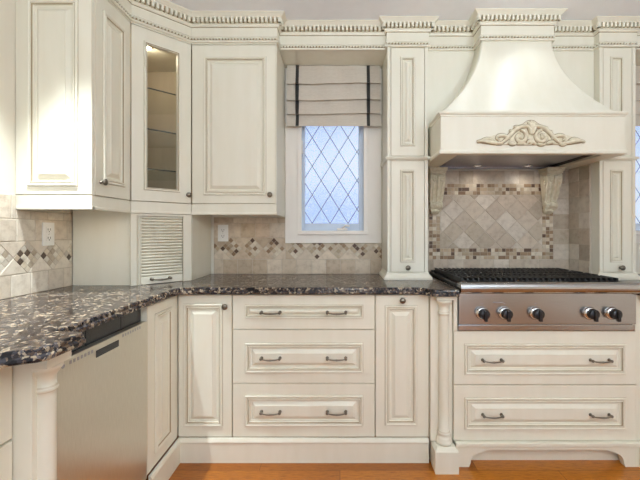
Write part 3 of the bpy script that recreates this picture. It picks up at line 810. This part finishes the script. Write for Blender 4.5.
# ------------------------------------------------------------------ range hood
HC = 1.036
hood = thing('range_hood', 'large cream bell-shaped range hood with carved ornament above the rangetop', 'range hood', (HC, 2.2, 1.625))
hx0, hx1, hf = .547, 1.546, 1.965
mb = MB(CREAM); mb.box(.5335, 1.5685, 2.236, 2.26, 1.84, TOPZ); obj('back_panel', mb, hood)
mb = MB(CREAM, GLAZE_SOFT)
R = []
for k in range(25):
    t_ = k/24; g = t_**1.85
    w = .208+.278*g; f = 2.118-.138*t_**2.0; z = 2.325-.472*t_
    rr = .012; ring = [(HC-w, 2.2355, z), (HC-w, f+rr, z)]
    for i in range(1, 4):
        a = PI+PI/2*i/4; ring.append((HC-w+rr+rr*math.cos(a), f+rr+rr*math.sin(a), z))
    ring.append((HC-w+rr, f, z)); ring.append((HC+w-rr, f, z))
    for i in range(1, 4):
        a = 1.5*PI+PI/2*i/4; ring.append((HC+w-rr+rr*math.cos(a), f+rr+rr*math.sin(a), z))
    ring += [(HC+w, f+rr, z), (HC+w, 2.2355, z)]
    R.append(ring)
mb.rings(R, smooth=True); 
mb.box(HC-.208, HC+.208, 2.1185, 2.2355, 2.3252, TOPZ)
obj('bell', mb, hood)
mb = MB(CREAM, GLAZE_SOFT)                # apron: three sides and a rim underneath
mb.box(hx0, hx1, hf, hf+.02, 1.640, 1.845); mb.box(hx0, hx0+.02, hf+.02, 2.47, 1.640, 1.845); mb.box(hx1-.02, hx1, hf+.02, 2.2, 1.640, 1.845)
mb.box(hx0, hx1, hf, 2.236, 1.8452, 1.8522)
mb.box(hx0, hx0+.10, hf, 2.475, 1.625, 1.640); mb.box(hx1-.10, hx1, hf, 2.2, 1.625, 1.640); mb.box(hx0+.10, hx1-.10, hf, hf+.035, 1.625, 1.640)
mb.box(hx1-.10, 1.5550, 2.2, 2.475, 1.625, 1.640)
obj('apron', mb, hood)
mb = MB(CREAM, GLAZE_SOFT); path = [(hx0, 2.170), (hx0, hf), (hx1, hf), (hx1, 2.170)]
sweep(mb, [(0, 1.828), (.003, 1.829), (.004, 1.835), (.012, 1.841), (.014, 1.847), (.012, 1.853), (0, 1.855)], path, [1, 0, 0, 0, 0, 0]); obj('ledge_molding', mb, hood)
mb = MB(CREAM); sweep(mb, [(0, 1.6245), (.006, 1.6245), (.010, 1.630), (.009, 1.640), (.003, 1.648), (0, 1.649)], path); obj('lip_molding', mb, hood)
mb = MB(STEEL_D); mb.box(hx0+.085, hx1-.085, hf+.021, 2.474, 1.6405, 1.652); mb.box(hx0+.10, hx1-.10, 2.43, 2.474, 1.628, 1.640, .002); obj('liner', mb, hood, 'dark steel liner')
mb = MB(DARKSLOT); mb.box(hx1-.150, hx1-.105, hf+.05, 2.42, 1.6375, 1.6403); obj('filter_slot', mb, hood, 'black slot in the liner')
for x in (.905, 1.235):
    mb = MB(CHROME, HOODLAMP); mb.lathe([(.030, 0), (.030, -.006), (.022, -.010), (.021, -.006), (0, -.006)], (x, 2.385, 1.6403), 'z', 20, mis=[0, 0, 0, 1, 1]); obj('hood_lamp', mb, hood, 'small round lamp')

# carved ornament on the apron
def spiral(c, r0, r1, a0, turns, n, y, sx=1):
    return [(c[0]+sx*(r0+(r1-r0)*k/n)*math.cos(a0+turns*2*PI*k/n), y, c[1]+(r0+(r1-r0)*k/n)*math.sin(a0+turns*2*PI*k/n)) for k in range(n+1)]
def bez(p, n):
    out = []
    for k in range(n+1):
        t = k/n; q = [Vector(x) for x in p]
        while len(q) > 1: q = [q[i]*(1-t)+q[i+1]*t for i in range(len(q)-1)]
        out.append(tuple(q[0]))
    return out
def orn():
    mb = MB(CARVED, GLAZE); oc, oz = HC-.002, 1.676
    half = [(0, .134), (.022, .130), (.045, .112), (.085, .100), (.112, .072), (.128, .046), (.165, .058), (.198, .050), (.232, .040), (.262, .030), (.297, .014), (.262, .004), (.20, -.004), (.12, -.003), (.05, -.005), (0, -.006)]
    full = half+[(-x, z) for x, z in half[-2:0:-1]]
    mb.prism([(oc+x, oz+z) for x, z in full], hf-.002, hf+.001, 'y', 1)
    sm = [(x*.985, .062+(z-.062)*.93) for x, z in full]
    mb.prism([(oc+x, oz+z) for x, z in sm], hf-.0035, hf-.0015, 'y', 0)
    def stroke(pts2, rad):
        rad *= 1.12
        pts = [(oc+x, hf, oz+z) for x, z in pts2]
        n = len(pts); rr = [rad*(.45+.55*math.sin(PI*min(1, .15+.85*i/(n-1)))) for i in range(n)]
        mb.tube([(x, hf-.0030, z) for x, y, z in pts], [r+.0040 for r in rr], 8, 1, flat=.3, up=(0, 1, 0))
        mb.tube([(x, hf-.0065, z) for x, y, z in pts], rr, 8, 0, flat=.9, up=(0, 1, 0))
    def leaf(x0, z0, x1, z1, bw):
        stroke(bez([(x0, z0), ((x0+x1)/2+(z1-z0)*.2, (z0+z1)/2-(x1-x0)*.2), (x1, z1)], 8), bw)
    for s in (-1, 1):
        # big C scroll next to the centre
        stroke([(s*(.058+(.038-.028*k/22)*math.cos(-.5*PI+PI*1.0-2.2*PI*k/22*-1)), .040+(.038-.028*k/22)*math.sin(.5*PI+2.2*PI*k/22)) for k in range(23)], .0085)
        mb.blob((oc+s*.058, hf-.007, oz+.038), (.010, .008, .010))
        # rising arm to the crest and running arm to the tip
        stroke(bez([(s*.018, .098), (s*.075, .105), (s*.115, .060), (s*.125, .018), (s*.165, .008)], 14), .0095)
        stroke(bez([(s*.110, .030), (s*.14, .055), (s*.185, .060), (s*.200, .030), (s*.170, .022)], 14), .008)
        stroke(bez([(s*.165, .006), (s*.21, .004), (s*.245, .030), (s*.292, .014)], 12), .0085)
        stroke(bez([(s*.205, .018), (s*.235, .045), (s*.262, .022), (s*.285, .012)], 10), .0065)
        leaf(s*.120, .012, s*.085, .002, .009); leaf(s*.155, .004, s*.190, .000, .007); leaf(s*.035, .004, s*.075, .001, .007)
        leaf(s*.060, .090, s*.092, .094, .0065); leaf(s*.092, .070, s*.118, .072, .006)
        leaf(0, .055, s*.024, .105, .0085); leaf(s*.004, .020, s*.020, .004, .008)
    for a in (-.5, 0, .5):
        leaf(0, .080, .035*math.sin(a), .092+.036*math.cos(a), .0085)
    mb.blob((oc, hf-.006, oz+.075), (.014, .009, .022)); mb.blob((oc, hf-.006, oz+.014), (.011, .008, .014))
    return mb
obj('carved_ornament', orn(), hood, 'carved scroll ornament with brown glaze', norm=True)

# corbels
def corbel(label, x0):
    x1 = x0+.104; W = BW-.0095
    c = thing('corbel', label, 'corbel', ((x0+x1)/2, W, 1.32), 0, 'carved corbels under the hood')
    prof = [(0, 1.585), (.092, 1.585), (.100, 1.572), (.102, 1.552), (.097, 1.526), (.086, 1.497), (.072, 1.470), (.060, 1.440), (.052, 1.412), (.050, 1.400), (.060, 1.396), (.068, 1.384), (.066, 1.368), (.056, 1.358),
            (.046, 1.354), (.042, 1.346), (.036, 1.334), (.026, 1.325), (.014, 1.321), (0, 1.321)]
    mb = MB(CARVED, GLAZE_SOFT)
    xc = (x0+x1)/2
    def hw(z): return .038+.010*min(1, max(0, (z-1.36)/.2)) if z > 1.350 else .038-.018*(1.350-z)/.03
    L_ = mb.vs([(xc-hw(z), W-p, z) for p, z in prof]); R_ = mb.vs([(xc+hw(z), W-p, z) for p, z in prof])
    for k in range(len(prof)): mb.face([L_[k], L_[(k+1) % len(prof)], R_[(k+1) % len(prof)], R_[k]])
    mb.face(L_); mb.face(R_[::-1])
    for dx, r in ((0, .010),):   # acanthus ribs down the front
        pts = [(xc+dx*(1-.3*(i/7)), W-p-.002, z) for i, (p, z) in enumerate(prof[2:10])]
        mb.tube(pts, [r*1.35*(1-.35*i/7) for i in range(8)], 8, 1, .6, up=(1, 0, 0)); mb.tube([(x, y-.003, z) for x, y, z in pts], [r*(1-.35*i/7) for i in range(8)], 8, up=(1, 0, 0))
    for s in (-1, 1):                       # scrolls on the cheeks, at the head and at the foot
        sx = xc+s*.045
        mb.tube([(sx, W-.060+(.034-.027*k/18)*math.cos(.4*PI+3.4*PI*k/18), 1.540+(.034-.027*k/18)*math.sin(.4*PI+3.4*PI*k/18)) for k in range(19)], .005, 6, up=(1, 0, 0))
        mb.tube([(xc+s*(.044-.006*t), W-.075+.040*t-.01*math.sin(PI*t), 1.50-.10*t) for t in [i/8 for i in range(9)]], .0045, 6, up=(1, 0, 0))
        mb.lathe([(.015, -.005), (.015, .003), (.008, .006), (0, .006)], (xc+s*.036, W-.050, 1.376), 'x', 14)
        pts = [(xc+s*.025+(.016-.012*k/16)*math.cos(PI*(s < 0)+s*3.2*PI*k/16), W-.103, 1.550+(.022-.017*k/16)*math.sin(3.2*PI*k/16)) for k in range(17)]
        mb.tube([(x, y+.003, z) for x, y, z in pts], .0065, 6, 1, up=(0, 1, 0)); mb.tube(pts, .005, 6, 0, up=(0, 1, 0))
        pts = [(xc+s*(.030-.006*(i/7)), W-p-.002, z) for i, (p, z) in enumerate(prof[4:11])]
        mb.tube(pts, [.0065*(1-.3*i/7) for i in range(7)], 8, 0, up=(1, 0, 0))
        pts = [(xc+s*.016+(.011-.009*k/14)*math.cos(PI*(s < 0)+s*3*PI*k/14), W-.072, 1.378+(.012-.009*k/14)*math.sin(3*PI*k/14)) for k in range(15)]
        mb.tube(pts, .0035, 6, 0, up=(0, 1, 0))
    mb.blob((xc, W-.064, 1.377), (.008, .010, .012)); mb.blob((xc, W-.040, 1.343), (.022, .010, .010))
    obj('bracket', mb, c)
    mb = MB(CARVED, GLAZE_SOFT)
    mb.box(x0+.002, x1-.002, W-.106, W, 1.586, 1.600, .003); mb.box(x0-.003, x1+.003, W-.112, W, 1.6005, 1.6115, .003); mb.box(x0-.007, x1+.007, W-.117, W, 1.612, 1.6235, .003)
    obj('cap', mb, c)
corbel('carved cream corbel under the left end of the hood, beside the slim tower', .592)
corbel('carved cream corbel under the right end of the hood', 1.357)

# ------------------------------------------------------------------ crown moulding
path = [(LW+.001, 1.6155), (-1.1075, 1.6155), (-1.1075, 1.917), (-.878, 2.1405), (-.3755, 2.1405), (-.3755, 2.2295), (.287, 2.2295), (.287, 2.19), (.532, 2.19), (.532, 2.2355), (HC-.208, 2.2355),
        (HC-.208, 2.118), (HC+.208, 2.118), (HC+.208, 2.2355), (1.5705, 2.2355), (1.5705, 2.19), (1.788, 2.19), (1.788, 2.2295), (2.95, 2.2295)]
cr = thing('crown_molding', 'cream crown molding with dentils running below the ceiling along all the cabinets', 'crown molding', (.4, 2.1, 2.318))
prof = [(.0003, 2.318), (.010, 2.318), (.013, 2.322), (.013, 2.328), (.009, 2.331), (.007, 2.333), (.007, 2.342), (.009, 2.344), (.011, 2.346), (.009, 2.350), (.005, 2.353), (.005, 2.405), (.008, 2.407), (.014, 2.410), (.016, 2.416), (.020, 2.419),
        (.020, 2.421), (.016, 2.4255), (.016, 2.4525), (.033, 2.453), (.035, 2.457), (.040, 2.460), (.046, 2.466), (.052, 2.470), (.055, 2.4725), (.055, CEIL-.0005), (.0003, CEIL-.0005)]
mis = [0]*len(prof); mis[4] = 1; mis[5] = 1; mis[9] = 1; mis[11] = 1; mis[17] = 1; mis[18] = 0
mb = MB(CREAM, DEEP); sweep(mb, prof, path, mis); obj('cornice', mb, cr)
def along(path, off, pitch, fn):
    P = offset_path(path, off)
    for i in range(len(P)-1):
        d = P[i+1]-P[i]; ln = d.length
        if ln < .012: continue
        n = max(1, round(ln/pitch)); a = math.atan2(d.y, d.x)
        for k in range(n): fn(P[i]+d*((k+.5)/n), a)
mb = MB(CREAM)
def dent(p, a): mb.box(p.x-.0065, p.x+.0065, p.y, p.y+.0178, 2.4265, 2.4525, 0, 0, a, (p.x, p.y, 0))
along(path, .034, .0245, dent); obj('dentil_course', mb, cr)
mb = MB(CREAM)
def bead(p, a):
    R = [[(p.x+r*math.cos(2*PI*k/6), p.y+r*math.sin(2*PI*k/6), 2.3375+h) for k in range(6)] for r, h in ((.001, -.0062), (.0062, -.0035), (.0062, .0035), (.001, .0062))]
    mb.rings(R)
along(path, .0115, .0185, bead); obj('bead_course', mb, cr)

# ------------------------------------------------------------------ roman shades
def shade(label, c, hw):
    s = thing('roman_shade', label, 'window shade', (c, 2.43, 1.9), 0, 'roman shades')
    zs = [2.317, 2.187, 2.078, 1.985, 1.903]
    rows = []
    for i in range(4):
        zt, zb = zs[i], zs[i+1]; a = 0 if i == 0 else .004
        for t in (0, .25, .5, .75, .92, 1): rows.append((2.428-a*(1-t)-.026*t*t-.004*math.sin(PI*t), zt+(zb-zt)*t))
        if i < 3: rows.append((2.406, zb+.001)); rows.append((2.424, zb+.022)); rows.append((2.426, zb+.001))
    def fab(mb, u0, u1, dy, nx, wob):
        R = []
        for k in range(nx+1):
            u = u0+(u1-u0)*k/nx
            R.append([(u, y-dy+wob*.003*math.sin(u*31+z*9), z+(.004*math.sin(u*9+.4) if 2 < i < len(rows)-1 else 0)) for i, (y, z) in enumerate(rows)] +
                     [(u, y-dy+.0025+wob*.003*math.sin(u*31+z*9), z+(.004*math.sin(u*9+.4) if 2 < i < len(rows)-1 else 0)) for i, (y, z) in list(enumerate(rows))[::-1]])
        mb.rings(R, smooth=False)
    mb = MB(LINEN); fab(mb, c-hw, c+hw, 0, 24, 1); obj('fabric', mb, s)
    for u in (-.243, .231):
        mb = MB(RIBBON); fab(mb, c+u-.0105, c+u+.0105, .0035, 2, 1); obj('ribbon', mb, s, 'charcoal ribbon stripe')
shade('cream roman shade with two charcoal ribbon stripes drawn up over the window', WINS[0]+.008, .312)
shade('cream roman shade at the right picture edge, beyond the slim tower', WINS[1], .312)

# ------------------------------------------------------------------ outlets
def outlet(label, base, rot):
    o = thing('wall_outlet', label, 'outlet', base, rot, 'white wall outlets')
    u, w, v = base
    mb = MB(PLASTIC); mb.box(u-.0355, u+.0355, w-.006, w, v-.057, v+.057, .003); obj('cover_plate', mb, o)
    for s in (-1, 1):
        mb = MB(PLASTIC, DARKSLOT); z = v+s*.0205
        mb.box(u-.0165, u+.0165, w-.0078, w-.0055, z-.0145, z+.0145, .002)
        mb.box(u-.0085, u-.006, w-.0084, w-.0072, z-.003, z+.007, 0, 1); mb.box(u+.006, u+.0085, w-.0084, w-.0072, z-.003, z+.007, 0, 1); mb.box(u-.0025, u+.0025, w-.0084, w-.0072, z-.011, z-.006, 0, 1)
        obj('socket', mb, o)
    mb = MB(CHROME); mb.lathe([(.003, 0), (.003, .0012), (0, .0016)], (u, w-.0055, v), '-y', 10); obj('screw', mb, o)
outlet('white double outlet on the left wall tiles below the bright cabinet', (1.785, 1.4413, 1.192), PI/2)
outlet('white double outlet on the tiles below the large-door cabinet', (-.797, BW-.0087, 1.193), 0)

# ------------------------------------------------------------------ light
def spot(name, loc, power, size=110, blend=.6, col=(1, .96, .90), r=.035, aim=None):
    l = bpy.data.lights.new(name, 'SPOT'); l.energy = power; l.spot_size = math.radians(size); l.spot_blend = blend; l.color = col; l.shadow_soft_size = r
    o = bpy.data.objects.new(name, l); COL.objects.link(o); o.location = loc
    if aim: o.rotation_euler = (Vector(aim)-Vector(loc)).to_track_quat('-Z', 'Y').to_euler()
    return o
def area(name, loc, rot, sx, sy, power, col):
    l = bpy.data.lights.new(name, 'AREA'); l.shape = 'RECTANGLE'; l.size = sx; l.size_y = sy; l.energy = power; l.color = col
    o = bpy.data.objects.new(name, l); COL.objects.link(o); o.location = loc; o.rotation_euler = rot
    return o
WB = (.89, .965, .98)                      # lamp colour
for x, y in ((-1.28, 1.79), (-.62, 2.32)):
    l = bpy.data.lights.new('under_cabinet_lamp', 'AREA'); l.shape = 'RECTANGLE'; l.size = .2; l.size_y = .05; l.energy = .16; l.color = (1, .80, .55)
    o = bpy.data.objects.new('under_cabinet_lamp', l); COL.objects.link(o); o.location = (x, y, 1.296)
spot('downlight', (-1.13, 1.28, 2.46), 300, 62, .9, WB, .02)
spot('downlight', (1.10, 1.92, 2.46), 3.2, 95, .7, WB, .03, (1.10, 1.98, 1.8))
spot('downlight', (.80, 1.92, 2.46), 1.8, 90, .7, WB, .03, (.80, 1.98, 1.8))
spot('downlight', (-.1, 1.0, 2.46), 6, 150, .8, WB)  # extra spot out of view, added for even room light
for x in (-.6, .8, 2.2): spot('downlight', (x, -.5, 2.46), 10, 160, .8, WB)  # further spots behind the camera, added to flatten the ambient
for x in (.905, 1.235): spot('hood_lamp_beam', (x, 2.385, 1.628), 1.3, 150, .8, (1, .93, .85), .02)
area('added_front_fill', (.7, FW+.02, 1.27), (PI/2, 0, 0), 3.1, 1.8, 26, (.86, .95, 1))  # fill area added in the opening, standing in for unseen windows
for x in (.1, 1.4):                       # point lamps added behind the camera to lift ceiling and soften shade
    p = bpy.data.lights.new('added_fill_point', 'POINT'); p.energy = 32; p.color = WB; p.shadow_soft_size = .14
    o = bpy.data.objects.new('added_fill_point', p); COL.objects.link(o); o.location = (x, -.5, 1.95)
    spot('added_ceiling_uplight', (x, -.3, 1.75), 85, 150, .8, (.76, .91, 1), .1, (x, .1, 2.6))  # upward spot added only to brighten the ceiling
p = bpy.data.lights.new('cabinet_puck_glow', 'POINT'); p.energy = 1.7; p.color = (1, .86, .66); p.shadow_soft_size = .02
o = bpy.data.objects.new('cabinet_puck_glow', p); COL.objects.link(o); o.location = PUCKPOS

w = bpy.data.worlds.new('sky'); scene.world = w; w.use_nodes = True; nt = w.node_tree; bg = nt.nodes['Background']
tc = nt.nodes.new('ShaderNodeTexCoord'); no = N(nt, 'ShaderNodeTexNoise', Scale=9.0, Detail=3.0)
nt.links.new(tc.outputs['Generated'], no.inputs['Vector'])
r = ramp(nt, [(.42, (.24, .42, .82, 1)), (.58, (.88, .94, 1, 1))])
nt.links.new(no.outputs['Fac'], r.inputs['Fac']); nt.links.new(r.outputs['Color'], bg.inputs['Color']); bg.inputs['Strength'].default_value = 1.5

# ------------------------------------------------------------------ camera
cam = bpy.data.cameras.new('camera'); co = bpy.data.objects.new('camera', cam); COL.objects.link(co)
co.location = (0, 0, 1.207); co.rotation_euler = (PI/2, 0, 0)
cam.sensor_width = 36; cam.lens = 36*362/640; cam.shift_x = -20/640; cam.shift_y = -9/640; cam.clip_start = .02
scene.camera = co
vs = scene.view_settings; vs.view_transform = 'Standard'; vs.look = 'None'; vs.gamma = 1; vs.use_curve_mapping = False; vs.exposure = -.42
scene.cycles.max_bounces = 10; scene.cycles.diffuse_bounces = 6; scene.cycles.caustics_reflective = False
